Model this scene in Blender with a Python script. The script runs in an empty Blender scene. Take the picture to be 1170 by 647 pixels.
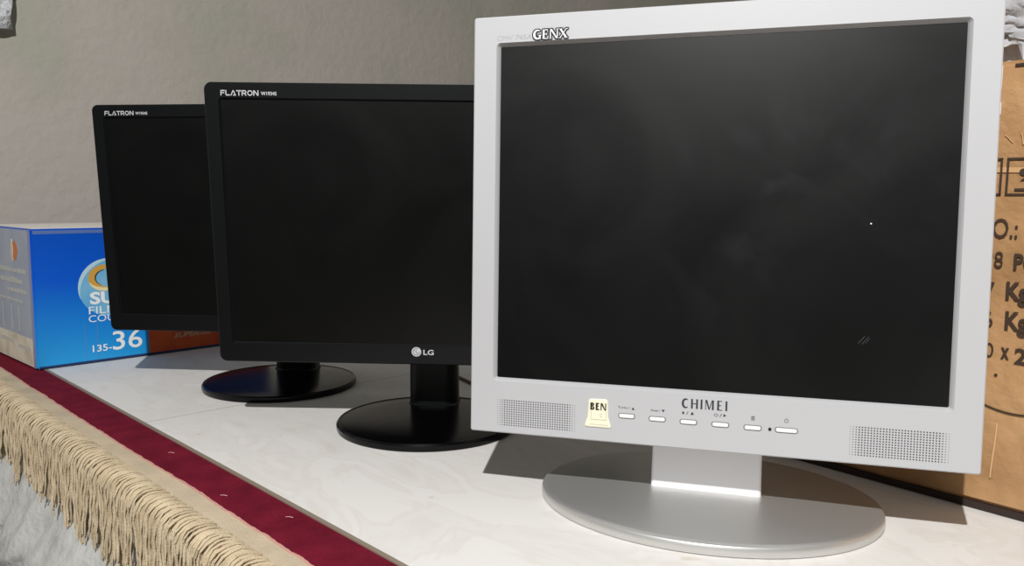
import bpy, bmesh, math, random
from mathutils import Vector, Matrix, noise
random.seed(7)
S = bpy.context.scene
COL = S.collection

# ---------------------------------------------------------------- camera, light, exposure
CAM_H = 0.25182
cd_ = bpy.data.cameras.new('camera'); cam = bpy.data.objects.new('camera', cd_); COL.objects.link(cam)
pitch, rollc = 0.10462, 0.00707
Fv = Vector((0, math.cos(pitch), -math.sin(pitch))); Rv = Vector((1, 0, 0)); Uv = Rv.cross(Fv)
R2v = Rv * math.cos(rollc) + Uv * math.sin(rollc); U2v = -Rv * math.sin(rollc) + Uv * math.cos(rollc)
cam.matrix_world = Matrix(((R2v.x, U2v.x, -Fv.x, 0), (R2v.y, U2v.y, -Fv.y, 0), (R2v.z, U2v.z, -Fv.z, CAM_H), (0, 0, 0, 1)))
cd_.sensor_width = 36.0; cd_.lens = 36.0 * 913.07 / 1170.0; cd_.clip_start = 0.01; cd_.clip_end = 50
S.camera = cam

S.view_settings.view_transform = 'Standard'; S.view_settings.look = 'None'
S.view_settings.exposure = 0.08; S.view_settings.gamma = 1.0; S.view_settings.use_curve_mapping = False

ld = bpy.data.lights.new('ceiling_bulb', 'POINT'); ld.energy = 132.0; ld.shadow_soft_size = 0.014; ld.color = (1.0, 0.985, 0.96)
lamp = bpy.data.objects.new('ceiling_bulb', ld); COL.objects.link(lamp); lamp.location = (-0.187, -0.547, 1.232)

w = bpy.data.worlds.new('room_light'); S.world = w; w.use_nodes = True
nt = w.node_tree; nt.nodes.clear()
wo = nt.nodes.new('ShaderNodeOutputWorld'); bg = nt.nodes.new('ShaderNodeBackground')
tc = nt.nodes.new('ShaderNodeTexCoord'); sx = nt.nodes.new('ShaderNodeSeparateXYZ'); rp = nt.nodes.new('ShaderNodeValToRGB')
nt.links.new(tc.outputs['Generated'], sx.inputs[0]); nt.links.new(sx.outputs['Z'], rp.inputs[0])
rp.color_ramp.elements[0].position = 0.0; rp.color_ramp.elements[0].color = (0.10, 0.095, 0.088, 1)
rp.color_ramp.elements[1].position = 0.75; rp.color_ramp.elements[1].color = (0.30, 0.31, 0.31, 1)
nt.links.new(rp.outputs[0], bg.inputs['Color']); bg.inputs['Strength'].default_value = 0.52
nt.links.new(bg.outputs[0], wo.inputs['Surface'])

# ---------------------------------------------------------------- helpers
def lin(h):
    r = []
    for i in (0, 2, 4):
        c = int(h[i:i+2], 16) / 255
        r.append(c / 12.92 if c <= 0.04045 else ((c + 0.055) / 1.055) ** 2.4)
    return (r[0], r[1], r[2], 1)
def mat(name, hexc, rough=0.5, metal=0.0, spec=0.5, bump=None, var=None, coat=0.0):
    m = bpy.data.materials.new(name); m.use_nodes = True
    n = m.node_tree; b = n.nodes['Principled BSDF']
    b.inputs['Base Color'].default_value = lin(hexc); b.inputs['Roughness'].default_value = rough
    b.inputs['Metallic'].default_value = metal; b.inputs['Specular IOR Level'].default_value = spec
    b.inputs['Coat Weight'].default_value = coat
    t = n.nodes.new('ShaderNodeTexCoord')
    if var:   # (scale, other colour, low, high)
        nz = n.nodes.new('ShaderNodeTexNoise'); nz.inputs['Scale'].default_value = var[0]; nz.inputs['Detail'].default_value = 6
        n.links.new(t.outputs['Object'], nz.inputs['Vector'])
        cr = n.nodes.new('ShaderNodeValToRGB'); cr.color_ramp.elements[0].position = var[2]; cr.color_ramp.elements[1].position = var[3]
        cr.color_ramp.elements[0].color = lin(hexc); cr.color_ramp.elements[1].color = lin(var[1])
        n.links.new(nz.outputs[0], cr.inputs[0]); n.links.new(cr.outputs[0], b.inputs['Base Color'])
    if bump:  # (scale, strength, distance)
        nz = n.nodes.new('ShaderNodeTexNoise'); nz.inputs['Scale'].default_value = bump[0]; nz.inputs['Detail'].default_value = 5
        n.links.new(t.outputs['Object'], nz.inputs['Vector'])
        bp = n.nodes.new('ShaderNodeBump'); bp.inputs['Strength'].default_value = bump[1]; bp.inputs['Distance'].default_value = bump[2]
        n.links.new(nz.outputs[0], bp.inputs['Height']); n.links.new(bp.outputs[0], b.inputs['Normal'])
    return m
def link(name, bm, m, parent=None, smooth=False, label=None):
    bmesh.ops.recalc_face_normals(bm, faces=bm.faces)
    me = bpy.data.meshes.new(name); bm.to_mesh(me); bm.free()
    me.materials.append(m)
    if smooth:
        me.shade_smooth(); me.set_sharp_from_angle(angle=math.radians(35))
    o = bpy.data.objects.new(name, me); COL.objects.link(o)
    if parent: o.parent = parent
    if label: o['label'] = label
    return o
def thing(name, label, cat, loc=(0, 0, 0), rz=0, group=None):
    o = bpy.data.objects.new(name, None); COL.objects.link(o); o.location = loc; o.rotation_euler = (0, 0, rz)
    o.empty_display_size = 0.05
    tag(o, label, cat, group); return o
def tag(o, label, cat, group=None):
    o['label'] = label; o['category'] = cat
    if group: o['group'] = group
    return o
def box(bm, x0, x1, y0, y1, z0, z1, f=None):
    f = f or (lambda x, y, z: Vector((x, y, z)))
    v = [bm.verts.new(f(x, y, z)) for z in (z0, z1) for x, y in ((x0, y0), (x1, y0), (x1, y1), (x0, y1))]
    for q in ((0, 1, 2, 3), (4, 5, 6, 7), (0, 1, 5, 4), (1, 2, 6, 5), (2, 3, 7, 6), (3, 0, 4, 7)):
        bm.faces.new([v[i] for i in q])
def rrect(w_, h_, cx, cz, r, n=6):
    pts = []
    for sx_, sz, a0 in ((1, 1, 0), (-1, 1, 90), (-1, -1, 180), (1, -1, 270)):
        for i in range(n + 1):
            a = math.radians(a0 + 90 * i / n)
            pts.append((cx + sx_ * (w_/2 - r) + r * math.cos(a), cz + sz * (h_/2 - r) + r * math.sin(a)))
    return pts
def loft(bm, loops, cap0=False, cap1=True, closed=False):
    vs = [[bm.verts.new(p) for p in L] for L in loops]
    n = len(vs[0])
    seq = list(zip(vs, vs[1:])) + ([(vs[-1], vs[0])] if closed else [])
    for A, B in seq:
        for i in range(n):
            bm.faces.new((A[i], A[(i+1) % n], B[(i+1) % n], B[i]))
    if cap0: bm.faces.new(vs[0])
    if cap1: bm.faces.new(vs[-1])
def prism(bm, pts, f, d0, d1):     # 2-D outline -> thin prism, f(a,b,c)
    A = [bm.verts.new(f(a, b, d0)) for a, b in pts]; B = [bm.verts.new(f(a, b, d1)) for a, b in pts]
    n = len(pts)
    bm.faces.new(A); bm.faces.new(B)
    for i in range(n): bm.faces.new((A[i], A[(i+1) % n], B[(i+1) % n], B[i]))
def tube(bm, pts, rad, sides=6, caps=True):
    rings = []
    for i, p in enumerate(pts):
        d = (pts[min(i+1, len(pts)-1)] - pts[max(i-1, 0)]).normalized()
        a = d.cross(Vector((0.3, 0.2, 1))).normalized(); b = d.cross(a)
        r = rad[i] if isinstance(rad, (list, tuple)) else rad
        rings.append([bm.verts.new(p + (a * math.cos(2*math.pi*k/sides) + b * math.sin(2*math.pi*k/sides)) * r) for k in range(sides)])
    for A, B in zip(rings, rings[1:]):
        for k in range(sides): bm.faces.new((A[k], A[(k+1) % sides], B[(k+1) % sides], B[k]))
    if caps: bm.faces.new(rings[0]); bm.faces.new(rings[-1])

# ---- lettering: stroke and serif glyphs as small polygons, unit height
def arc(cx, cy, rx, ry, a0, a1, w0, w1=None, n=18):
    """annular stroke; w0 width at the ends, w1 at the middle"""
    w1 = w0 if w1 is None else w1; out = []
    for i in range(n):
        q = []
        for j in (i, i + 1):
            t = j / n; a = math.radians(a0 + (a1 - a0) * t); wd = w0 + (w1 - w0) * math.sin(math.pi * t)
            q.append(((cx + rx * math.cos(a), cy + ry * math.sin(a)), (cx + (rx - wd) * math.cos(a), cy + (ry - wd) * math.sin(a))))
        out.append([q[0][0], q[1][0], q[1][1], q[0][1]])
    return out
def rect(x0, x1, y0, y1): return [(x0, y0), (x1, y0), (x1, y1), (x0, y1)]
def dia(x0, x1, xw): return [(x0, 0), (x0 + xw, 0), (x1 + xw, 1), (x1, 1)]
def glyphs(serif, T=0.2, t=0.09):
    s = 0.07 if serif else 0.0; h = 0.06
    def ser(x0, x1, y):  # slab serif
        return [rect(x0 - s, x1 + s, 0, h) if y == 0 else rect(x0 - s, x1 + s, 1 - h, 1)] if serif else []
    G = {}
    G['C'] = (0.8, arc(0.45, 0.5, 0.43, 0.52, 50, 310, t, T + 0.04))
    G['G'] = (0.9, arc(0.45, 0.5, 0.43, 0.52, 50, 330, t, T + 0.04) + [rect(0.62, 0.62 + T, 0.02, 0.46), rect(0.52, 0.9, 0.40, 0.46)])
    G['H'] = (0.85, [rect(0.05, 0.05 + T, 0, 1), rect(0.62, 0.62 + T, 0, 1), rect(0.2, 0.65, 0.47, 0.47 + t)] + ser(0.05, 0.05 + T, 0) + ser(0.05, 0.05 + T, 1) + ser(0.62, 0.62 + T, 0) + ser(0.62, 0.62 + T, 1))
    G['I'] = (0.3, [rect(0.05, 0.05 + T, 0, 1)] + ser(0.05, 0.05 + T, 0) + ser(0.05, 0.05 + T, 1))
    G['M'] = (1.08, [rect(0.06, 0.06 + t, 0, 1), [(0.06, 1), (0.06 + T, 1), (0.54, 0.12), (0.44, 0.0)], [(0.44, 0), (0.54, 0), (0.86, 1), (0.78, 1)], rect(0.8, 0.8 + T, 0, 1)] + ser(0.06, 0.06 + t, 0) + ser(0.8, 0.8 + T, 0))
    G['E'] = (0.72, [rect(0.08, 0.08 + T, 0, 1), rect(0.1, 0.64, 0, t), rect(0.1, 0.60, 1 - t, 1), rect(0.1, 0.52, 0.47, 0.47 + t)] + ([rect(0.59, 0.64, 0, 0.24), rect(0.55, 0.6, 0.76, 1), rect(0.49, 0.53, 0.38, 0.64)] if serif else []))
    G['N'] = (0.95, [rect(0.08, 0.08 + t, 0, 1), rect(0.78, 0.78 + t, 0, 1), [(0.06, 1), (0.08 + T, 1), (0.86, 0), (0.72, 0)]] + ser(0.08, 0.08 + t, 0) + ser(0.78, 0.78 + t, 1))
    G['X'] = (0.9, [[(0.03, 1), (0.05 + T, 1), (0.88, 0), (0.86 - T, 0)], [(0.06, 0), (0.06 + t, 0), (0.82, 1), (0.82 - t, 1)]] + ser(0.08, 0.26, 1) + ser(0.64, 0.82, 0) + ser(0.06, 0.16, 0) + ser(0.74, 0.84, 1))
    G['B'] = (0.78, [rect(0.06, 0.06 + T, 0, 1), rect(0.1, 0.45, 0, t), rect(0.1, 0.42, 1 - t, 1), rect(0.1, 0.45, 0.48, 0.48 + t)] + arc(0.42, 0.77, 0.24, 0.23, -90, 90, t, T) + arc(0.44, 0.26, 0.28, 0.26, -90, 90, t, T))
    G[' '] = (0.4, [])
    return G
WIDE = {}   # wide even-stroke display letters
k = 0.2
WIDE['F'] = (1.15, [[(0.05, 0), (0.25, 0), (0.30, 1), (0.10, 1)], rect(0.2, 1.05, 0.80, 1), rect(0.2, 0.95, 0.42, 0.58)])
WIDE['L'] = (1.05, [rect(0.0, 0.22, 0.1, 1), rect(0.08, 1.0, 0, 0.2)])
WIDE['A'] = (1.35, [[(0.0, 0), (0.24, 0), (0.78, 1), (0.58, 1)], [(1.08, 0), (1.32, 0), (0.80, 1), (0.60, 1)], rect(0.62, 1.1, 0.0, 0.16)])
WIDE['T'] = (1.15, [rect(0.0, 1.1, 0.8, 1), rect(0.45, 0.67, 0, 1)])
WIDE['R'] = (1.2, [rect(0.0, 0.22, 0, 1), rect(0.1, 0.8, 0.8, 1), rect(0.1, 0.8, 0.36, 0.54), [(0.55, 0.4), (0.8, 0.4), (1.15, 0), (0.88, 0)]] + arc(0.78, 0.68, 0.3, 0.32, -90, 90, 0.18))
WIDE['O'] = (1.35, arc(0.65, 0.5, 0.62, 0.5, 0, 360, 0.19, 0.19, 28))
WIDE['N'] = (1.3, [rect(0.0, 0.22, 0, 1), rect(1.0, 1.22, 0, 1), [(0.0, 1), (0.28, 1), (1.22, 0), (0.94, 0)]])
def word(text, table, x0, x1, z0, z1, gap=0.12):
    """polygons for text filling the rectangle x0..x1, z0..z1"""
    tot = sum(table[c][0] for c in text) + gap * (len(text) - 1)
    sx_ = (x1 - x0) / tot; sz = z1 - z0; cur = 0; out = []
    for c in text:
        for p in table[c][1]: out.append([(x0 + (cur + a) * sx_, z0 + b * sz) for a, b in p])
        cur += table[c][0] + gap
    return out
def marks(name, polys, f, m, parent, d0=0.0, d1=0.00015, label=None):
    bm = bmesh.new()
    for p in polys: prism(bm, p, f, d0, d1)
    return link(name, bm, m, parent, label=label)
def lettering(name, text, x0, x1, z0, z1, f, m, parent, bold=0.0, d=0.00012, shear=0.0, label=None):
    """printed text scaled to the rectangle, as one mesh"""
    cu = bpy.data.curves.new('txt', 'FONT'); cu.body = text; cu.size = 1; cu.offset = bold; cu.extrude = 0.0; cu.shear = shear; cu.resolution_u = 3
    to = bpy.data.objects.new('txt', cu); COL.objects.link(to)
    dg = bpy.context.evaluated_depsgraph_get(); dg.update()
    me = bpy.data.meshes.new_from_object(to.evaluated_get(dg)); bpy.data.objects.remove(to)
    xs = [v.co.x for v in me.vertices]; ys = [v.co.y for v in me.vertices]
    ax, bx_, ay, by = min(xs), max(xs), min(ys), max(ys)
    for v in me.vertices:
        a = x0 + (v.co.x - ax) / (bx_ - ax) * (x1 - x0); b = z0 + (v.co.y - ay) / (by - ay) * (z1 - z0)
        v.co = f(a, b, d)
    me.name = name; me.materials.clear(); me.materials.append(m)
    o = bpy.data.objects.new(name, me); COL.objects.link(o); o.parent = parent
    if label: o['label'] = label
    return o

# the counter's own axes: E_ runs along its front edge towards the camera's right, N_ goes in from the edge
N_ = Vector((0.714, 0.70, 0)).normalized(); E_ = Vector((0.70, -0.714, 0)).normalized()
def cp(s, off, z=0): return E_ * s + N_ * off + Vector((0, 0, z))
CR = math.atan2(E_.y, E_.x)

# ---------------------------------------------------------------- room shell
M_floor = mat('floor_concrete', '6e6a64', 0.8, bump=(30, 0.3, 0.003), var=(5, '5e5a55', 0.35, 0.7))
M_wall = mat('grey_plaster', 'bbb3ab', 0.9, bump=(45, 0.5, 0.006), var=(3.4, 'b0aea2', 0.42, 0.58))
bm = bmesh.new(); box(bm, -3.5, 4.5, -2.2, 5, -0.85, -0.80); o = link('floor', bm, M_floor); o['kind'] = 'structure'
bm = bmesh.new(); f = lambda x, y, z: cp(x, y, z)
box(bm, -1.87, -1.77, -1.6, 3.1, -0.80, 2.3, f); o = link('wall_left', bm, M_wall); o['kind'] = 'structure'
bm = bmesh.new(); box(bm, -1.77, 2.6, 3.0, 3.1, -0.80, 2.3, f); o = link('wall_back', bm, M_wall); o['kind'] = 'structure'

# ---------------------------------------------------------------- counter
def tile_material():
    m = bpy.data.materials.new('pale_marble_tile'); m.use_nodes = True
    n = m.node_tree; b = n.nodes['Principled BSDF']; L = n.links.new
    t = n.nodes.new('ShaderNodeTexCoord')
    mp = n.nodes.new('ShaderNodeMapping'); mp.inputs['Rotation'].default_value = (0, 0, 0.5); mp.inputs['Scale'].default_value = (1, 2.2, 1)
    L(t.outputs['Object'], mp.inputs[0])
    nz = n.nodes.new('ShaderNodeTexNoise'); nz.inputs['Scale'].default_value = 7; nz.inputs['Detail'].default_value = 9; nz.inputs['Distortion'].default_value = 1.4
    L(mp.outputs[0], nz.inputs['Vector'])
    cr = n.nodes.new('ShaderNodeValToRGB'); e = cr.color_ramp.elements
    e[0].position = 0.30; e[0].color = lin('d8d5d0'); e[1].position = 0.47; e[1].color = lin('e0dedb')
    x = e.new(0.52); x.color = lin('dcd9d4'); x = e.new(0.56); x.color = lin('e2e0dd')
    L(nz.outputs[0], cr.inputs[0])
    # seams every 0.95 m across the counter, object x runs along the edge
    sp = n.nodes.new('ShaderNodeSeparateXYZ'); L(t.outputs['Object'], sp.inputs[0])
    a = n.nodes.new('ShaderNodeMath'); a.operation = 'ADD'; a.inputs[1].default_value = 4 * 0.95 + 0.912; L(sp.outputs['X'], a.inputs[0])
    md = n.nodes.new('ShaderNodeMath'); md.operation = 'MODULO'; md.inputs[1].default_value = 0.95; L(a.outputs[0], md.inputs[0])
    lt = n.nodes.new('ShaderNodeMath'); lt.operation = 'LESS_THAN'; lt.inputs[1].default_value = 0.0016; L(md.outputs[0], lt.inputs[0])
    mx = n.nodes.new('ShaderNodeMixRGB'); mx.inputs[2].default_value = lin('aaa59c'); L(lt.outputs[0], mx.inputs[0]); L(cr.outputs[0], mx.inputs[1])
    # small brown specks of dirt
    n2 = n.nodes.new('ShaderNodeTexNoise'); n2.inputs['Scale'].default_value = 42; n2.inputs['Detail'].default_value = 3; L(t.outputs['Object'], n2.inputs['Vector'])
    c2 = n.nodes.new('ShaderNodeValToRGB'); c2.color_ramp.elements[0].position = 0.68; c2.color_ramp.elements[1].position = 0.85
    L(n2.outputs[0], c2.inputs[0])
    m3 = n.nodes.new('ShaderNodeMixRGB'); m3.inputs[2].default_value = lin('c2b7a6'); L(c2.outputs[0], m3.inputs[0]); L(mx.outputs[0], m3.inputs[1])
    L(m3.outputs[0], b.inputs['Base Color']); b.inputs['Roughness'].default_value = 0.6; b.inputs['Specular IOR Level'].default_value = 0.25
    return m
M_tile = tile_material()
M_trim = mat('brown_grey_trim', '8a7d6f', 0.6)
M_body = mat('counter_side_board', '8d867b', 0.7)
ct = thing('display_counter', 'long counter with a pale marble tile top under the monitors', 'counter', (0, 0, -0.80), CR)
def cl(x, y, z): return Vector((x, y, z + 0.80))
def obj_c(name, m, *bs):
    b_ = bmesh.new()
    for q in bs: box(b_, *q, f=cl)
    return link(name, b_, m, ct)
bm = bmesh.new(); box(bm, -1.765, 0.9, 0.3185, 1.30, -0.025, 0)
top = link('tiled_top', bm, M_tile, ct); top.location = (0, 0, 0.80)
obj_c('edge_trim', M_trim, (-1.765, 0.9, 0.3145, 0.3185, -0.025, 0.0006))
obj_c('edge_board', M_body, (-1.765, 0.9, 0.249, 0.3145, -0.025, -0.0035))
obj_c('counter_base', M_body, (-1.765, 0.9, 0.27, 1.28, -0.80, -0.025))

# ---------------------------------------------------------------- carpet with fringe
M_red = mat('red_carpet_pile', '7e1c32', 0.95, spec=0.1, bump=(900, 1.0, 0.002), var=(38, '691428', 0.35, 0.7))
M_beige = mat('beige_carpet_weave', 'c9b9a0', 0.95, spec=0.1, bump=(500, 0.7, 0.001), var=(20, 'b7a993', 0.4, 0.65))
M_pink = mat('pink_woven_selvedge', 'c99c90', 0.95, spec=0.1)
M_cord = mat('beige_fringe_cord', 'cdbda0', 0.95, spec=0.1, bump=(700, 0.9, 0.001), var=(60, 'b7a488', 0.35, 0.75))
cpt = thing('fringed_carpet', 'dark red carpet strip with beige border and long fringe over the counter edge', 'carpet', (0, 0, 0), CR)
def strip(name, s0, s1, prof, m, wob=0.0, n=260):
    b_ = bmesh.new(); rows = []
    for i in range(n + 1):
        s = s0 + (s1 - s0) * i / n
        j = wob * (noise.noise(Vector((s * 60, 3.3, 0))) + 0.6 * noise.noise(Vector((s * 190, 8.1, 0)))) + 0.0022 * noise.noise(Vector((s * 7, 1.7, 0)))
        rows.append([b_.verts.new((s, o_ + (j if fl else 0), z)) for o_, z, fl in prof])
    for A, B in zip(rows, rows[1:]):
        for q in range(len(prof)):
            b_.faces.new((A[q], A[(q+1) % len(prof)], B[(q+1) % len(prof)], B[q]))
    b_.faces.new(rows[0]); b_.faces.new(rows[-1])
    return link(name, b_, m, cpt)
strip('pile_band', -1.70, 0.3, [(0.3143, -0.0033, 0), (0.3143, -0.0004, 0), (0.2745, -0.0004, 1), (0.2740, -0.0033, 1)], M_red, 0.0012, 700)
strip('selvedge', -1.70, 0.3, [(0.2760, -0.0034, 1), (0.2752, -0.0012, 1), (0.2722, -0.0010, 1), (0.2720, -0.0034, 1)], M_pink, 0.0013, 700)
strip('woven_border', -1.70, 0.3, [(0.2735, -0.0034, 0), (0.2735, -0.0016, 0), (0.2600, -0.0014, 0), (0.2500, -0.0018, 0), (0.2440, -0.0040, 0), (0.2400, -0.012, 0), (0.2430, -0.012, 0), (0.2470, -0.0055, 0)], M_beige)
M_lint = mat('pale_lint', 'c98f92', 0.9)
for ls, lo in ((-0.785, 0.296), (-0.560, 0.300), (-0.640, 0.283)):
    b_ = bmesh.new(); tube(b_, [Vector((ls, lo, 0.0002)), Vector((ls + 0.003, lo + 0.0012, 0.0009)), Vector((ls + 0.0055, lo + 0.0035, 0.0003))], 0.0004, 5); link('lint_fleck', b_, M_lint, cpt)
bm = bmesh.new(); s = -1.62
while s < 0.05:
    wdt = random.uniform(0.0072, 0.0110)
    lean = random.uniform(-0.006, 0.012) + 0.006 * noise.noise(Vector((s * 9, 0, 5)))
    Lh = 0.053 + 0.012 * noise.noise(Vector((s * 14, 2, 0))) + random.uniform(-0.003, 0.004)
    bulge = random.uniform(-0.002, 0.0035)
    for c_ in range(6):
        u = ((c_ + 0.5) / 6 - 0.5 + random.uniform(-0.05, 0.05)) * 0.94
        ph = random.uniform(0, 6.28); dl = random.uniform(-0.009, 0.008); dlean = random.uniform(-0.006, 0.006); layer = (c_ % 2) * 0.0016 + 0.0028 * math.cos(u * 3.0)
        pts = []; rad = []
        K = 18
        for i in range(K):
            t = i / (K - 1)
            # out over the edge, arching a little, then down
            if t < 0.38:
                q = t / 0.38; c0, c1, c2, c3 = (1-q)**3, 3*q*(1-q)**2, 3*q*q*(1-q), q**3
                off = c0 * 0.2520 + c1 * 0.2450 + c2 * (0.2290 - bulge) + c3 * 0.2270
                z = c0 * -0.0020 + c1 * (0.0048 + bulge) + c2 * 0.0050 + c3 * -0.0120
            else:
                q = (t - 0.38) / 0.62
                off = 0.2270 - 0.0015 * q - bulge * q * 1.5
                z = -0.0120 - (Lh + dl) * q
            spread = 0.92 - 0.22 * math.exp(-((t - 0.42) / 0.2) ** 2)
            x = s + u * wdt * spread + (lean * t * t) + dlean * max(0, t - 0.4) ** 2 * 2 + 0.0006 * math.sin(t * 22 + ph)
            off -= layer * math.sin(min(1, t * 3) * math.pi / 2) - 0.0005 * math.cos(t * 22 + ph)
            pts.append(Vector((x, off, z + layer * 0.8 * (1 - t)))); rad.append(0.00128 + 0.00030 * math.sin(t * 26 + ph) * (t < 0.9) - 0.0004 * t)
        tube(bm, pts, rad, 5)
    s += wdt * 0.97
fr = link('fringe', bm, M_cord, cpt, smooth=True); fr['kind'] = 'stuff'

# ---------------------------------------------------------------- crumpled plastic sheet hanging below the fringe
def plastic(name, hexc, alpha, rough=0.28, bscale=18, bdist=0.012):
    m = mat(name, hexc, rough, spec=0.6, bump=(bscale, 0.8, bdist))
    m.node_tree.nodes['Principled BSDF'].inputs['Alpha'].default_value = alpha
    return m
M_sheet = plastic('milky_plastic_sheet', 'c6c7c5', 1.0, 0.36, 60, 0.004)
def crease(p, sc, seed):
    v = 0; a = 1
    for k_ in range(4):
        v += a * abs(noise.noise(Vector((p[0] * sc, p[1] * sc, seed)) + Vector((k_ * 9.1, 0, 0)))); a *= 0.5; sc *= 2.1
    return v
bm = bmesh.new(); nx, nz_ = 200, 80; g = []
for i in range(nx + 1):
    col = []
    for j in range(nz_ + 1):
        s_ = -1.70 + 1.9 * i / nx; q = j / nz_
        z = -0.006 - 0.55 * q
        wv = 0.020 * crease((s_ * 1.0 + q * 0.25, q * 0.35), 7, 4.2) + 0.009 * crease((s_ + q * 0.8, q * 0.7), 17, 1.1)
        col.append(bm.verts.new((s_, 0.2385 - 0.003 * min(1, q * 12) - 0.16 * max(0, q - 0.10) - wv * 1.4 * max(0, min(1, (q - 0.07) * 7)), z)))
    g.append(col)
for i in range(nx):
    for j in range(nz_): bm.faces.new((g[i][j], g[i+1][j], g[i+1][j+1], g[i][j+1]))
ps = link('plastic_sheet', bm, M_sheet, smooth=True); ps.rotation_euler = (0, 0, CR)
sm = ps.modifiers.new('thick', 'SOLIDIFY'); sm.thickness = 0.0008
tag(ps, 'crumpled whitish plastic sheet hanging below the beige carpet fringe', 'plastic sheet')

# ---------------------------------------------------------------- blue film carton
def film_blue():
    m = bpy.data.materials.new('film_carton_print'); m.use_nodes = True
    n = m.node_tree; b = n.nodes['Principled BSDF']; L = n.links.new
    t = n.nodes.new('ShaderNodeTexCoord'); sp = n.nodes.new('ShaderNodeSeparateXYZ'); L(t.outputs['Object'], sp.inputs[0])
    cr = n.nodes.new('ShaderNodeValToRGB'); e = cr.color_ramp.elements
    mr = n.nodes.new('ShaderNodeMath'); mr.operation = 'DIVIDE'; mr.inputs[1].default_value = 0.2046; L(sp.outputs['Z'], mr.inputs[0]); L(mr.outputs[0], cr.inputs[0])
    e[0].position = 0.0; e[0].color = lin('259fe0'); e[1].position = 0.62; e[1].color = lin('085bd2')
    x = e.new(0.25); x.color = lin('1688dc'); x = e.new(1.0); x.color = lin('0750c0')
    L(cr.outputs[0], b.inputs['Base Color']); b.inputs['Roughness'].default_value = 0.35; b.inputs['Specular IOR Level'].default_value = 0.4
    return m
M_film = film_blue()
M_fside = mat('carton_side_print', 'aab1c0', 0.6, var=(22, '9ba4b8', 0.35, 0.7))
M_fwhite = mat('carton_white_print', 'dcd6c6', 0.7, var=(35, 'c0b6a3', 0.45, 0.75))
M_flav = mat('carton_lavender_edge', '8790bd', 0.5)
M_fnavy = mat('carton_navy_line', '1d2f63', 0.5)
M_sky = mat('print_pale_blue', '7dbcdf', 0.4, var=(14, '4ba4dc', 0.35, 0.7))
M_rim = mat('print_light_rim', 'b7d9e6', 0.4)
M_orange = mat('print_orange', 'd05a20', 0.4, var=(30, 'bf3a1e', 0.4, 0.7))
M_gold = mat('print_gold', 'd2a24a', 0.35)
M_goldp = mat('print_pale_gold', 'ece0b0', 0.35)
M_white = mat('print_white', 'eef3f6', 0.5)
M_ink = mat('print_dark_ink', '24242a', 0.5)
M_flame = mat('emblem_orange', 'c9793f', 0.5)
bx0 = Vector((-0.685, 1.135, 0)); br = math.atan2(0.729, 0.684)
fc = thing('film_carton', 'blue cardboard carton of camera film with 135-36 printed, left behind the monitors', 'box', bx0, br)
LX, LY, LZ = 0.37, 0.235, 0.2046      # local x along the blue face, local y away along the left face
bm = bmesh.new(); box(bm, 0, LX, 0, LY, 0.0015, LZ)
bmesh.ops.bevel(bm, geom=bm.edges[:], offset=0.0022, segments=3, affect='EDGES')
link('carton_body', bm, M_film, fc, smooth=True)
ff = lambda a, b, c: Vector((a, -c, b))             # on the blue face
fs = lambda a, b, c: Vector((-c, a, b))             # on the left face (a runs away)
bm = bmesh.new(); box(bm, 0.003, LX-0.003, 0.003, LY-0.003, LZ - 0.001, LZ + 0.0006); link('top_panel', bm, mat('carton_top_board', 'e4e0d8', 0.7), fc, label='off-white cardboard top')
marks('side_panel', [rect(0.0025, LY - 0.002, 0.003, LZ - 0.0022)], fs, M_fside, fc, 0, 0.0003, label='faded grey-blue printed end panel')
marks('side_band', [[(0.0125, 0.003), (LY - 0.002, 0.003), (LY - 0.002, 0.0440), (0.0125, 0.0440)]], fs, M_fwhite, fc, 0.0003, 0.0005, label='dirty white band along the bottom')
marks('corner_strip', [rect(0.0015, 0.0120, 0.0025, LZ - 0.0022)], fs, M_flav, fc, 0.0003, 0.00055, label='lavender strip along the corner')
marks('top_line', [rect(0.003, LX - 0.003, LZ - 0.0075, LZ - 0.0025)], ff, mat('carton_muted_line', '5a74ad', 0.5), fc, 0, 0.0002)
for fa in (0.0660, 0.0835): marks('fold_line', [rect(fa, fa + 0.0006, 0.005, 0.062)], ff, mat('worn_fold_blue', '5b86ae', 0.6), fc, 0, 0.0003)
marks('bottom_line', [rect(0.003, LX - 0.003, 0.0022, 0.0048)], ff, M_fnavy, fc, 0, 0.0002)
# emblem and small side print
fl = [(0.0, 0.5), (0.25, 0.1), (0.6, 0.0), (0.9, 0.25), (1.0, 0.6), (0.75, 0.95), (0.4, 1.0), (0.1, 0.8)]
marks('emblem', [[(0.060 + a * 0.030, 0.155 + b * 0.030) for a, b in fl]], fs, M_flame, fc, 0.0003, 0.0005)
marks('emblem_highlight', [[(0.082 + a * 0.012, 0.152 + b * 0.036) for a, b in fl]], fs, M_fwhite, fc, 0.0003, 0.0007)
M_fpale = mat('faded_side_text', 'c2c2bb', 0.6)
pol = []
for zz, a0, a1, hh in ((0.138, 0.03, 0.215, 0.006), (0.122, 0.05, 0.20, 0.008), (0.108, 0.03, 0.12, 0.006), (0.094, 0.05, 0.215, 0.004)):
    a = a0
    while a < a1:
        wd = random.uniform(0.008, 0.018); pol.append(rect(a, min(a + wd, a1), zz, zz + hh * random.uniform(0.7, 1.1))); a += wd + 0.004
for a in (0.07, 0.105, 0.15, 0.19): pol.append(rect(a, a + 0.0025, 0.050, 0.088))
pol += [rect(0.02, 0.08, 0.025, 0.031), rect(0.10, 0.17, 0.028, 0.034)]
marks('side_print', pol, fs, M_fpale, fc, 0.0005, 0.0008)
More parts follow.
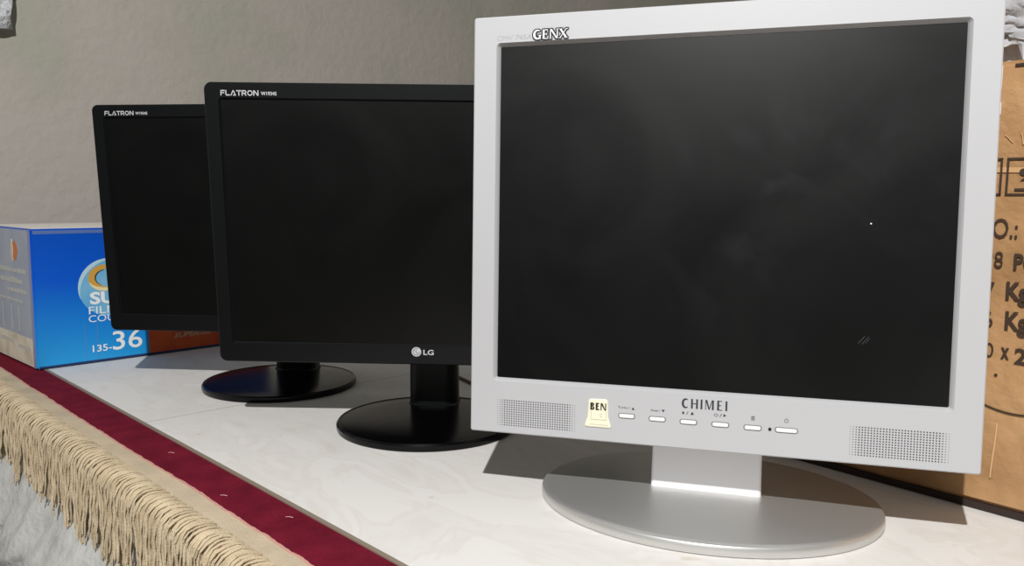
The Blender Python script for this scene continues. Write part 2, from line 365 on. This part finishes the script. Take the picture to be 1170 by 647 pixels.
# circle with C
def disc(cx, cz, r, n=48, a0=0, a1=360): return [(cx + r * math.cos(math.radians(a0 + (a1-a0) * i / n)), cz + r * math.sin(math.radians(a0 + (a1-a0) * i / n))) for i in range(n + (a1 - a0 < 360))]
marks('printed_circle', [disc(0.1035, 0.1145, 0.0435)], ff, M_sky, fc, 0, 0.00025)
marks('circle_rim', arc(0.1035, 0.1145, 0.0440, 0.0440, 75, 200, 0.0004, 0.006, 30), ff, M_rim, fc, 0.0002, 0.0004)
marks('gold_letter', arc(0.0965, 0.1290, 0.0225, 0.0200, 35, 325, 0.0025, 0.0105, 30), ff, M_gold, fc, 0.0004, 0.0006)
marks('gold_letter_inner', arc(0.0965, 0.1290, 0.0225, 0.0200, 200, 320, 0.0010, 0.0055, 20), ff, M_goldp, fc, 0.0005, 0.0008)
marks('gold_letter_shadow', arc(0.0968, 0.1293, 0.0135, 0.0118, 90, 250, 0.0004, 0.0016, 20), ff, M_ink, fc, 0.0006, 0.0009)
lettering('super_text', 'SUPER', 0.0752, 0.168, 0.0895, 0.1085, ff, M_white, fc, 0.035, 0.0007)
lettering('film_text', 'FILM', 0.0730, 0.113, 0.0752, 0.0862, ff, M_white, fc, 0.0, 0.0006)
lettering('couleur_text', 'COULEUR', 0.0722, 0.151, 0.0628, 0.0732, ff, M_white, fc, 0.0, 0.0006)
lettering('size_text', '135-', 0.0758, 0.1035, 0.0170, 0.0275, ff, M_white, fc, 0.01, 0.0006)
lettering('count_text', '36', 0.1050, 0.1495, 0.0162, 0.0455, ff, M_white, fc, 0.008, 0.0006)
marks('orange_panel', [rect(0.1600, LX - 0.003, 0.0045, 0.060)], ff, M_orange, fc, 0.0002, 0.0004)
lettering('orange_panel_text', 'SUPER-36', 0.200, 0.262, 0.0235, 0.0320, ff, mat('faded_cream_print', 'c9a88c', 0.5), fc, 0.03, 0.0006, 0.3)

# ---------------------------------------------------------------- brown carton on the right with plastic bag on it
def card_material():
    m = mat('brown_cardboard', 'b58d62', 0.75, spec=0.3, bump=(22, 0.8, 0.010), var=(14, '9c764e', 0.40, 0.66))
    n = m.node_tree; L = n.links.new; b = n.nodes['Principled BSDF']
    # clear film wrapped round the carton
    t = n.nodes['Texture Coordinate']
    mp = n.nodes.new('ShaderNodeMapping'); mp.inputs['Scale'].default_value = (8, 8, 60); mp.inputs['Rotation'].default_value = (0.0, 0.5, 0)
    nz = n.nodes.new('ShaderNodeTexNoise'); nz.inputs['Scale'].default_value = 1.2; nz.inputs['Detail'].default_value = 4
    L(t.outputs['Object'], mp.inputs[0]); L(mp.outputs[0], nz.inputs['Vector'])
    bp = n.nodes.new('ShaderNodeBump'); bp.inputs['Strength'].default_value = 0.5; bp.inputs['Distance'].default_value = 0.006
    L(nz.outputs[0], bp.inputs['Height']); L(bp.outputs[0], b.inputs['Coat Normal'])
    b.inputs['Coat Weight'].default_value = 0.5; b.inputs['Coat Roughness'].default_value = 0.22
    return m
M_card = card_material(); M_cardink = mat('carton_black_ink', '39281b', 0.7); M_carddark = mat('carton_dark_strip', '2e211b', 0.8)
cb0 = Vector((0.2758, 0.7613, 0.0004)); ca = math.atan2(-0.7621, 0.6475)
bc = thing('brown_carton', 'large brown cardboard shipping carton with printed weights, right behind the silver monitor', 'box', cb0, ca)
CX0, CX1, CY, CZ = -0.05, 0.62, 0.30, 0.3610
bm = bmesh.new(); box(bm, CX0, CX1, 0, CY, 0.0055, CZ)
bmesh.ops.bevel(bm, geom=bm.edges[:], offset=0.004, segments=3, affect='EDGES')
bmesh.ops.subdivide_edges(bm, edges=[e for e in bm.edges if e.calc_length() > 0.1], cuts=14, use_grid_fill=True)
for v in bm.verts:
    if v.co.y < 0.02: v.co.y += 0.0016 * noise.noise(v.co * 14)
link('carton_body', bm, M_card, bc, smooth=True)
bm = bmesh.new(); box(bm, CX0 + 0.001, CX1 - 0.001, 0.0015, CY, 0.0, 0.0060)  # thin dark slab, shade of the gap under the carton put into its colour
link('bottom_shade_strip', bm, M_carddark, bc, label='dark strip standing for the shadow gap at the bottom')
kf = lambda a, b, c: Vector((a, -c - 0.0014, b))
def frame_sq(x0, x1, z0, z1, t=0.0016): return [rect(x0, x1, z0, z0 + t), rect(x0, x1, z1 - t, z1), rect(x0, x0 + t, z0, z1), rect(x1 - t, x1, z0, z1)]
marks('handling_icon', frame_sq(0.1405, 0.1683, 0.2570, 0.2862) + [rect(0.150, 0.158, 0.263, 0.28)], kf, M_cardink, bc, 0.0, 0.0004)
marks('handling_icon', frame_sq(0.1712, 0.1990, 0.2570, 0.2862) + [rect(0.1775, 0.190, 0.2605, 0.2625), disc(0.183, 0.2750, 0.0028, 12), [(0.181, 0.2685), (0.188, 0.2685), (0.1895, 0.2725), (0.185, 0.2715)]], kf, M_cardink, bc, 0.0, 0.0004)
def kt(name, tx, x0, x1, z0, z1, bold=0.01): lettering(name, tx, x0, x1, z0, z1, kf, M_cardink, bc, bold, 0.0004)
kt('number_text', 'NO.:', 0.1530, 0.1820, 0.2233, 0.2391)
kt('count_text', '98', 0.1600, 0.1732, 0.2000, 0.2130, 0.0); kt('unit_text', 'PCS', 0.1808, 0.203, 0.1992, 0.2122, 0.035)
kt('gross_weight_text', '17', 0.1572, 0.1686, 0.1753, 0.1885, 0.0); kt('gross_unit_text', 'Kgs', 0.1768, 0.198, 0.1710, 0.1898, 0.035)
kt('net_weight_text', '16', 0.1570, 0.1690, 0.1520, 0.1650, 0.0); kt('net_unit_text', 'Kgs', 0.1776, 0.199, 0.1466, 0.1664, 0.035)
kt('size_text', '40', 0.1566, 0.1710, 0.1277, 0.1397, 0.0); kt('size_cross_text', 'x', 0.1762, 0.1822, 0.1278, 0.1372, 0.04); kt('size_width_text', '22', 0.1860, 0.203, 0.1253, 0.1382, 0.03)
marks('printed_curve', arc(0.188, 0.1235, 0.050, 0.0390, 215, 300, 0.0011, 0.0014, 20), kf, M_cardink, bc, 0.0, 0.0004)
M_creasehi = mat('painted_crease_highlight', 'd3ad7f', 0.6)
def wig(x0, z0, x1, z1, w_, n=8, amp=0.001):
    P = []
    for i in range(n + 1):
        t = i / n; P.append((x0 + (x1-x0)*t + amp * math.sin(t * 7 + x0 * 90), z0 + (z1-z0)*t))
    return [[P[i], (P[i][0] + w_, P[i][1]), (P[i+1][0] + w_, P[i+1][1]), P[i+1]] for i in range(n)]
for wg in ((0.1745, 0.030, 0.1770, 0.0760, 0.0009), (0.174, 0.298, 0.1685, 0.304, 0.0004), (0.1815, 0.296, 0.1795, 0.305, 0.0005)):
    marks('crease_highlight', wig(*wg, amp=0.00012), kf, M_creasehi, bc, 0, 0.0005)  # pale streaks, light catching on creases painted as thin polygons
marks('tape_strip', [[(-0.04, 0.2800), (0.615, 0.2640), (0.615, 0.2680), (-0.04, 0.2840)][::1]], kf, mat('clear_tape', 'c79f74', 0.25, coat=0.6), bc, 0, 0.0002)
marks('dirt_spot', [disc(0.1738, 0.1142, 0.0013, 8)], kf, M_cardink, bc, 0, 0.0004)
marks('top_ink_line', [rect(0.1722, 0.30, 0.3555, 0.3578)], kf, M_carddark, bc, 0, 0.0004)

M_bag = plastic('clear_crumpled_plastic', 'c4c4c8', 0.86, 0.24, 30, 0.008)
bm = bmesh.new(); bmesh.ops.create_icosphere(bm, subdivisions=6, radius=1)
for v in bm.verts:
    p = v.co.copy(); r = 1 - 0.09 * crease((p.x * 1.2 + p.z, p.y * 1.2 - p.z * 0.6), 2.6, p.z * 1.5)
    c3 = Vector([math.copysign(abs(a) ** 0.30, a) for a in p])
    q = Vector((c3.x * 0.185, c3.y * 0.135, c3.z * 0.13)) * r
    v.co = q
zmin = min(v.co.z for v in bm.verts)
for v in bm.verts: v.co.z -= zmin
for v in bm.verts:
    if v.co.z < 0.014: v.co.z = 0
bag = link('plastic_bag', bm, M_bag, smooth=True); bag.rotation_euler = (0, 0, ca)
ex = Vector((math.cos(ca), math.sin(ca), 0)); ey = Vector((-math.sin(ca), math.cos(ca), 0))
bag.location = cb0 + ex * 0.285 + ey * 0.140 + Vector((0, 0, CZ + 0.0004))
tag(bag, 'crumpled clear plastic bag lying on top of the brown carton', 'bag')
# torn white edge of the plastic bag hanging down the carton's front
bm = bmesh.new()
for z0, z1, xa in ((0.3325, 0.3570, 0.1555), (0.3130, 0.3290, 0.1560)):
    prism(bm, [(xa, z0 + 0.004), (xa + 0.004, z0), (xa + 0.0085, z0 + 0.007), (xa + 0.0085, z1), (xa, z1)], lambda a, b, c: Vector((a, -c - 0.0022 - 0.02 * max(0, b - z0) * 0.1, b)), 0, 0.0006)
link('torn_bag_edge', bm, mat('white_torn_plastic', 'e9e9ea', 0.6), bc, label='torn white plastic scraps of the bag near the top')

# crumpled plastic hanging on the wall at the far left
bm = bmesh.new(); g = []
for i in range(41):
    col = []
    for j in range(41):
        a, b = i / 40, j / 40
        edge = 0.018 * noise.noise(Vector((b * 9, 1, 2)))
        col.append(bm.verts.new((0.004 + 0.035 * crease((a, b), 6, 2.2) + 0.01, 0.06 + a * 0.345 - b * 0.0 + (edge * a), 0.52 + 0.04 * a + b * 0.42)))
    g.append(col)
for i in range(40):
    for j in range(40): bm.faces.new((g[i][j], g[i+1][j], g[i+1][j+1], g[i][j+1]))
wp = link('wall_plastic', bm, plastic('white_wrinkled_plastic', 'd4d6da', 1.0, 0.3, 60, 0.02), smooth=True)
wp.name = 'plastic_wrap'; sm = wp.modifiers.new('thick', 'SOLIDIFY'); sm.thickness = 0.001
for v in wp.data.vertices: v.co = cp(-1.77 + v.co.x, v.co.y, v.co.z)
tag(wp, 'wrinkled white plastic wrap hanging on the grey wall at the top left corner', 'plastic sheet')

# ---------------------------------------------------------------- monitors
def panel_frame(tilt, roll):
    R = Vector((1, 0, 0)); B = Vector((0, 1, 0)); U = Vector((0, 0, 1))
    U2 = U * math.cos(tilt) + B * math.sin(tilt); Nn = -(B * math.cos(tilt) - U * math.sin(tilt))
    return R * math.cos(roll) + U2 * math.sin(roll), -R * math.sin(roll) + U2 * math.cos(roll), Nn
def monitor_shell(root, f, ow, oh, sw, sh, sb, ro, depth, mb, mh, ms, lip, lipd, mlip=None):
    """front bezel, housing and screen; f(a,b,c): a right of centre, b up from the bottom edge, c out of the front"""
    scz = sb + sh / 2; L = lambda pts, c: [f(a, b, c) for a, b in pts]
    bm = bmesh.new()
    loft(bm, [L(rrect(sw, sh, 0, scz, 0.0012), -lipd - 0.001), L(rrect(sw, sh, 0, scz, 0.0012), -lipd),
              L(rrect(sw + lip * 1.6, sh + lip * 1.6, 0, scz, 0.0028), -0.0008), L(rrect(sw + 2 * lip, sh + 2 * lip, 0, scz, 0.0034), 0),
              L(rrect(ow - 0.0024, oh - 0.0024, 0, oh/2, ro - 0.001), 0), L(rrect(ow - 0.0006, oh - 0.0006, 0, oh/2, ro), -0.0007), L(rrect(ow, oh, 0, oh/2, ro), -0.0022),
              L(rrect(ow, oh, 0, oh/2, ro), -depth), L(rrect(ow - 0.004, oh - 0.004, 0, oh/2, ro), -depth - 0.001),
              L(rrect(sw, sh, 0, scz, 0.0012), -depth - 0.001)], cap1=False, closed=True)
    link('bezel', bm, mb, root, smooth=True)
    bm = bmesh.new()
    loft(bm, [L(rrect(ow - 0.010, oh - 0.010, 0, oh/2, ro), -depth + 0.002), L(rrect(ow - 0.012, oh - 0.012, 0, oh/2, ro), -depth - 0.010),
              L(rrect(ow * 0.72, oh * 0.70, 0, oh * 0.52, 0.02), -depth - 0.024), L(rrect(ow * 0.66, oh * 0.62, 0, oh * 0.52, 0.02), -depth - 0.036)], cap0=True, cap1=True)
    # cooling slots across the top of the housing
    for i in range(14):
        a = -0.09 + i * 0.0135
        prism(bm, rrect(0.006, 0.022, a, oh * 0.72, 0.002, 3), f, -depth - 0.0365, -depth - 0.0355)
    link('back_housing', bm, mh, root, smooth=True)
    bm = bmesh.new(); prism(bm, rrect(sw + 0.002, sh + 0.002, 0, scz, 0.001, 2), f, -lipd - 0.004, -lipd - 0.0003)
    return link('screen', bm, ms, root)
def base_disc(root, A, B, prof, m, cy=0.0, n=96):
    bm = bmesh.new(); loops = []
    for k_, dz in prof:   # inset, height
        loops.append([((A - k_) * math.cos(2*math.pi*i/n), cy + (B - k_) * math.sin(2*math.pi*i/n), dz) for i in range(n)])
    loft(bm, loops, cap0=True, cap1=True)
    return link('base', bm, m, root, smooth=True)

# ---- silver monitor
M_silver = mat('silver_painted_plastic', 'b7b8bb', 0.46, metal=0.0, spec=0.34)
M_silver_base = mat('grey_metallic_base', 'd2d2d0', 0.40, metal=0.75, spec=0.5)
M_neck = mat('light_grey_neck', 'f0eff2', 0.5)
M_hole = mat('grille_hole_black', '2a2a2c', 0.8)
def screen_mat(name, hexc, rough, spec, smear=False):
    m = mat(name, hexc, rough, spec=spec)
    n = m.node_tree; L = n.links.new; b = n.nodes['Principled BSDF']; t = n.nodes['Texture Coordinate']
    nz = n.nodes.new('ShaderNodeTexNoise'); nz.inputs['Scale'].default_value = 5.5; nz.inputs['Detail'].default_value = 4; nz.inputs['Distortion'].default_value = 1.5
    L(t.outputs['Object'], nz.inputs['Vector'])
    mr = n.nodes.new('ShaderNodeMapRange'); mr.inputs['From Min'].default_value = 0.3; mr.inputs['From Max'].default_value = 0.7
    mr.inputs['To Min'].default_value = rough - 0.05; mr.inputs['To Max'].default_value = rough + 0.06
    L(nz.outputs[0], mr.inputs[0]); L(mr.outputs[0], b.inputs['Roughness'])
    if smear:
        def grad(cx, cz, r_):
            mp = n.nodes.new('ShaderNodeMapping'); mp.inputs['Location'].default_value = (-cx / r_, 0, -cz / r_); mp.inputs['Scale'].default_value = (1 / r_, 0, 1 / r_)
            L(t.outputs['Object'], mp.inputs[0]); g_ = n.nodes.new('ShaderNodeTexGradient'); g_.gradient_type = 'SPHERICAL'; L(mp.outputs[0], g_.inputs[0]); return g_.outputs['Fac']
        n2 = n.nodes.new('ShaderNodeTexNoise'); n2.inputs['Scale'].default_value = 9; n2.inputs['Detail'].default_value = 2; n2.inputs['Distortion'].default_value = 2.5
        L(t.outputs['Object'], n2.inputs['Vector'])
        c2 = n.nodes.new('ShaderNodeValToRGB'); c2.color_ramp.elements[0].position = 0.50; c2.color_ramp.elements[1].position = 0.62; L(n2.outputs[0], c2.inputs[0])
        mu = n.nodes.new('ShaderNodeMath'); mu.operation = 'MULTIPLY'; L(c2.outputs[0], mu.inputs[0]); L(grad(0.055, 0.245, 0.12), mu.inputs[1])
        mx = n.nodes.new('ShaderNodeMixRGB'); mx.inputs[1].default_value = lin(hexc); mx.inputs[2].default_value = lin('1a1a1d'); L(mu.outputs[0], mx.inputs[0])
        L(mx.outputs[0], b.inputs['Base Color'])
    return m
M_scr1 = screen_mat('matte_grey_screen', '060808', 0.40, 0.30, True)
m1x, m1y, yaw1 = 0.16316, 0.64879, -0.28839
mon = thing('silver_monitor', 'large silver square monitor with black screen and grey oval base, nearest on the counter', 'monitor', (m1x, m1y, 0), yaw1)
R1, U1, N1 = panel_frame(0.03747, 0.00485); o1 = Vector((0.0, -0.0503, 0.05926))
f1 = lambda a, b, c: o1 + R1 * a + U1 * b + N1 * c
scr = monitor_shell(mon, f1, 0.38189, 0.3399, 0.338, 0.270, 0.04608, 0.0018, 0.020, M_silver, mat('grey_monitor_back', '9c9c9e', 0.5), M_scr1, 0.0026, 0.0040)
base_disc(mon, 0.13845, 0.10638, [(0.0035, 0.0002), (0.0006, 0.0008), (0, 0.0022), (0.0002, 0.0066), (0.0012, 0.0084), (0.0030, 0.0092), (0.006, 0.0094), (0.060, 0.0106)], M_silver_base)
bm = bmesh.new()
rows = []
for z, w_, y0, y1 in ((0.0095, 0.0900, -0.0045, 0.040), (0.012, 0.0896, -0.0050, 0.038), (0.05, 0.0885, -0.0045, 0.034), (0.10, 0.0870, -0.001, 0.034), (0.17, 0.085, 0.000, 0.036), (0.215, 0.083, 0.004, 0.036)):
    rows.append([Vector((a, (y0 + y1) / 2 + b, z)) for a, b in rrect(w_, y1 - y0, 0, 0, 0.003, 4)])
loft(bm, rows, cap0=True, cap1=True); link('neck', bm, M_neck, mon, smooth=True)
# speaker grilles: rows of round holes
for cx in (-0.1344, 0.1368):
    bm = bmesh.new()
    for i in range(33):
        for j in range(12):
            a = cx + (i - 16) * 0.00204; b = 0.01755 + (j - 5.5) * 0.00188
            e_ = min(1, 0.45 + 0.55 * min(i, 32 - i) / 3)
            r = 0.00058 * e_
            prism(bm, [(a + r * math.cos(q), b + r * math.sin(q)) for q in [math.pi / 3 * t for t in range(6)]], f1, -0.0001, 0.00008)
    link('speaker_grille', bm, M_hole, mon)
# buttons
M_btn = mat('pale_button', 'e6e6e6', 0.3); M_slot = mat('button_slot_shadow_gap', '77777a', 0.6); M_print = mat('dark_grey_print', '33343a', 0.5)
for bxx, bz, wd in ((-0.0599, 0.0226, 0.0118), (-0.0359, 0.0221, 0.0118), (-0.0120, 0.0217, 0.0118), (0.0119, 0.0216, 0.0118), (0.0357, 0.0212, 0.0118), (0.0599, 0.0212, 0.0150)):
    bm = bmesh.new(); L = lambda pts, c: [f1(a, b, c) for a, b in pts]
    loft(bm, [L(rrect(wd, 0.0030, bxx, bz, 0.0012, 4), -0.0002), L(rrect(wd, 0.0030, bxx, bz, 0.0012, 4), 0.0009), L(rrect(wd - 0.0009, 0.0021, bxx, bz, 0.0009, 4), 0.0014)], cap0=True, cap1=True)
    bo = link('power_button' if wd > 0.012 else 'button', bm, M_btn, mon, smooth=True)
    bm = bmesh.new(); prism(bm, rrect(wd + 0.0017, 0.0043, bxx, bz, 0.0018, 4), f1, -0.0001, 0.0001); link('button_slot', bm, M_slot, bo)
bm = bmesh.new(); prism(bm, disc(0.0481, 0.0212, 0.0012, 16), f1, -0.0002, 0.0005); link('power_light', bm, mat('unlit_indicator', '2a1c1e', 0.3), mon, label='small dark unlit indicator')
SER = glyphs(False, 0.21, 0.085); SERF = glyphs(True, 0.19, 0.08)
marks('maker_name', word('CHIMEI', SER, -0.0176, 0.0170, 0.0325, 0.0400, 0.22), f1, M_print, mon)
M_faint = mat('soft_grey_print', '606166', 0.5)
lettering('button_text', 'Turbo /', -0.0670, -0.0573, 0.0284, 0.0302, f1, M_faint, mon, 0.01)
lettering('button_text', 'Auto /', -0.0412, -0.0338, 0.0280, 0.0297, f1, M_print, mon, 0.01)
for ic, mm in (([[(-0.0562, 0.0279), (-0.0538, 0.0279), (-0.0550, 0.0300)]], M_print), ([[(-0.0327, 0.0298), (-0.0303, 0.0298), (-0.0315, 0.0277)]], M_print),
       ([[(-0.0172, 0.0287), (-0.0160, 0.0300), (-0.0152, 0.0287), (-0.0160, 0.0272)], [(-0.0138, 0.0275), (-0.0133, 0.0275), (-0.0122, 0.0299), (-0.0127, 0.0299)], [(-0.0106, 0.0275), (-0.0082, 0.0275), (-0.0085, 0.0290), (-0.0095, 0.0298)]], M_print),
       ([[(0.0112, 0.0276), (0.0117, 0.0276), (0.0130, 0.0300), (0.0125, 0.0300)], [(0.0140, 0.0277), (0.0140, 0.0301), (0.0162, 0.0289)]] + arc(0.0086, 0.0288, 0.0016, 0.0011, 0, 360, 0.0003), M_print),
       ([rect(0.0344, 0.0370, 0.0270 + i * 0.0012, 0.0277 + i * 0.0012) for i in range(3)], M_faint), (arc(0.0597, 0.0285, 0.0016, 0.0016, 115, 425, 0.0004) + [rect(0.0595, 0.0599, 0.0286, 0.0306)], M_faint)):
    marks('button_icon', ic, f1, mm, mon)
# model name and sticker letters on the top bezel
lettering('model_text', 'CMV 745A', -0.1712, -0.1425, 0.3204, 0.3242, f1, mat('pale_grey_print', 'a2a2a4', 0.5), mon, 0.0, 0.00012, 0.2)
gx = word('GENX', SERF, -0.1412, -0.1130, 0.3198, 0.3272, 0.03)
bk = []
for dx, dz in ((-1, 0), (1, 0), (0, -1), (0, 1), (-.8, -.8), (.8, .8), (-.8, .8), (.8, -.8)):
    bk += [[(a + dx * 0.0011, b + dz * 0.0010) for a, b in p] for p in gx]
stk = marks('sticker_lettering', bk, f1, mat('sticker_black', '26262a', 0.5), mon, 0, 0.0003)
marks('sticker_lettering_face', gx, f1, mat('sticker_white', 'e9e9ec', 0.4), stk, 0.0003, 0.0006)
# cream sticker
sp_ = [(-0.0905, 0.0335), (-0.0890, 0.0345), (-0.0768, 0.0348), (-0.0752, 0.0336), (-0.0745, 0.0205), (-0.0722, 0.0135), (-0.0730, 0.0118), (-0.0925, 0.0118), (-0.0935, 0.0132), (-0.0912, 0.0200)]
bm = bmesh.new(); cx_, cz_ = -0.0828, 0.023
loft(bm, [[f1(a, b, -0.0001) for a, b in sp_], [f1(a, b, 0.0007) for a, b in sp_], [f1(cx_ + (a-cx_)*0.93, cz_ + (b-cz_)*0.94, 0.0011) for a, b in sp_]], cap0=True, cap1=True)
st = link('cream_sticker', bm, mat('cream_puffy_sticker', 'e9e7cf', 0.4), mon, label='cream badge sticker lettered BEN')
marks('sticker_text', word('BEN', glyphs(False, 0.30, 0.17), -0.0893, -0.0762, 0.0258, 0.0316, 0.05), f1, mat('sticker_olive_black', '2b2c20', 0.5), st, 0.0011, 0.0013)
marks('sticker_detail', [rect(-0.0885, -0.0882, 0.0185, 0.0250), rect(-0.0885, -0.0760, 0.0180, 0.0183), rect(-0.0890, -0.0745, 0.0140, 0.0142), rect(-0.0763, -0.0760, 0.0183, 0.025)] + arc(-0.0800, 0.0218, 0.0013, 0.0013, 40, 320, 0.0003), f1, mat('sticker_grey_detail', 'b5b39c', 0.5), st, 0.0011, 0.0013)
# screen scuffs: short scratches and a dust speck
M_scuff = mat('screen_scratch', '3c3d40', 0.5)
def line(x0, z0, x1, z1, w_):
    d = Vector((x1-x0, z1-z0)).normalized(); p = Vector((-d.y, d.x)) * w_ / 2
    return [(x0-p.x, z0-p.y), (x1-p.x, z1-p.y), (x1+p.x, z1+p.y), (x0+p.x, z0+p.y)]
marks('screen_scratch', [line(0.1075, 0.0890, 0.1120, 0.0945, 0.0004), line(0.1100, 0.0885, 0.1145, 0.0940, 0.0004), line(0.1125, 0.0893, 0.1155, 0.0930, 0.0003)], f1, M_scuff, scr, -0.00435, -0.0042)
marks('dust_speck', [disc(0.1128, 0.1765, 0.0006, 8)], f1, M_btn, scr, -0.00435, -0.0041)

# ---- black widescreen monitors, one built, one copied
M_blk = mat('satin_black_plastic', '0c0e10', 0.40, spec=0.28)
M_blkd = mat('matte_black_back', '17181a', 0.55)
M_gloss = mat('gloss_black_base', '040406', 0.22, spec=0.25)
M_scr2 = screen_mat('matte_black_screen', '070808', 0.40, 0.24)
M_logo = mat('pale_logo_print', 'c8cacd', 0.4)
def black_monitor(loc, yaw, tilt, roll, z0, label, group=None):
    root = thing('black_monitor', label, 'monitor', loc, yaw)
    Rr, Ur, Nr = panel_frame(tilt, roll); oo = Vector((-0.0015, -0.0263, z0))
    f = lambda a, b, c: oo + Rr * a + Ur * b + Nr * c
    monitor_shell(root, f, 0.44066, 0.29419, 0.408, 0.255, 0.02212, 0.0075, 0.016, M_blk, M_blkd, M_scr2, 0.0016, 0.0022)
    base_disc(root, 0.1003, 0.1003, [(0.003, 0.0003), (0.0006, 0.0010), (0, 0.0030), (0.0002, 0.0062), (0.0018, 0.0082), (0.0036, 0.0084), (0.0044, 0.0078), (0.0052, 0.0080), (0.03, 0.0092), (0.06, 0.0102)], M_gloss)
    bm = bmesh.new(); rows = []
    for z, w_, y0, y1 in ((0.0095, 0.0600, 0.0425, 0.092), (0.0115, 0.0575, 0.0455, 0.090), (0.06, 0.0570, 0.0455, 0.088), (0.12, 0.056, 0.040, 0.082), (0.19, 0.055, 0.030, 0.072), (0.23, 0.052, 0.014, 0.060)):
        rows.append([Vector((a, (y0 + y1) / 2 + b, z)) for a, b in rrect(w_, y1 - y0, 0, 0, 0.016, 8)])
    loft(bm, rows, cap0=True, cap1=True); link('neck', bm, M_blk, root, smooth=True)
    marks('series_logo', word('FLATRON', WIDE, -0.2032, -0.1638, 0.2808, 0.2862, 0.08), f, M_logo, root)
    lettering('model_text', 'W1934S', -0.1618, -0.1458, 0.2813, 0.2850, f, M_logo, root, 0.02)
    face = bmesh.new()
    prism(face, disc(-0.0070, 0.0146, 0.0052, 28), f, 0, 0.0002); rd = link('round_logo', face, M_logo, root)
    marks('logo_face_lines', arc(-0.0070, 0.0146, 0.0040, 0.0040, 60, 360, 0.0007) + [rect(-0.0075, -0.0069, 0.0130, 0.0165), rect(-0.0069, -0.0050, 0.0130, 0.0136), disc(-0.0088, 0.0158, 0.0006, 8)], f, mat('logo_grey_line', '6b6e74', 0.5), rd, 0.0002, 0.0003)
    lettering('maker_name', 'LG', 0.0004, 0.0116, 0.0112, 0.0170, f, M_logo, root, 0.02)
    # touch buttons under the right of the bottom bezel
    for i in range(5):
        bm = bmesh.new(); prism(bm, rrect(0.010, 0.0022, 0.120 + i * 0.016, 0.0008, 0.0009, 3), f, -0.009, -0.005); link('button', bm, M_blkd, root)
    return root
mb1 = black_monitor((-0.09519 + 0.0263 * math.sin(0.0214) + 0.0015, 0.84707 + 0.0263, 0), -0.0214, -0.0931, -0.00703, 0.07335,
    'black widescreen monitor on a round base, between the silver monitor and the farthest one')
mb2 = black_monitor((-0.31556 + 0.0263 * math.sin(0.09085) + 0.0015, 1.03403 + 0.0263, 0), -0.09085, -0.0660, 0.00375, 0.07488,
    'black widescreen monitor farthest back, half hidden, in front of the blue film carton')
# cable
cu = bmesh.new(); pts = [Vector(p) for p in ((-0.110, 1.160, 0.0024), (-0.0950, 1.140, 0.0024), (-0.0784, 1.112, 0.0024), (-0.0551, 1.069, 0.0024), (-0.030, 1.035, 0.0024), (0.02, 1.01, 0.0024), (0.09, 1.0, 0.0024), (0.16, 0.985, 0.0024))]
fine = []
for i in range(len(pts) - 1):
    p0, p1, p2, p3 = pts[max(i-1, 0)], pts[i], pts[i+1], pts[min(i+2, len(pts)-1)]
    for j in range(6):
        t = j / 6; fine.append(0.5 * ((2*p1) + (p2 - p0) * t + (2*p0 - 5*p1 + 4*p2 - p3) * t*t + (-p0 + 3*p1 - 3*p2 + p3) * t**3))
fine.append(pts[-1]); tube(cu, fine, 0.0022, 8)
cb = link('cable', cu, mat('dark_red_cable', '4a1714', 0.5), smooth=True)
tag(cb, 'thin dark red cable on the counter behind the middle black monitor', 'cable')
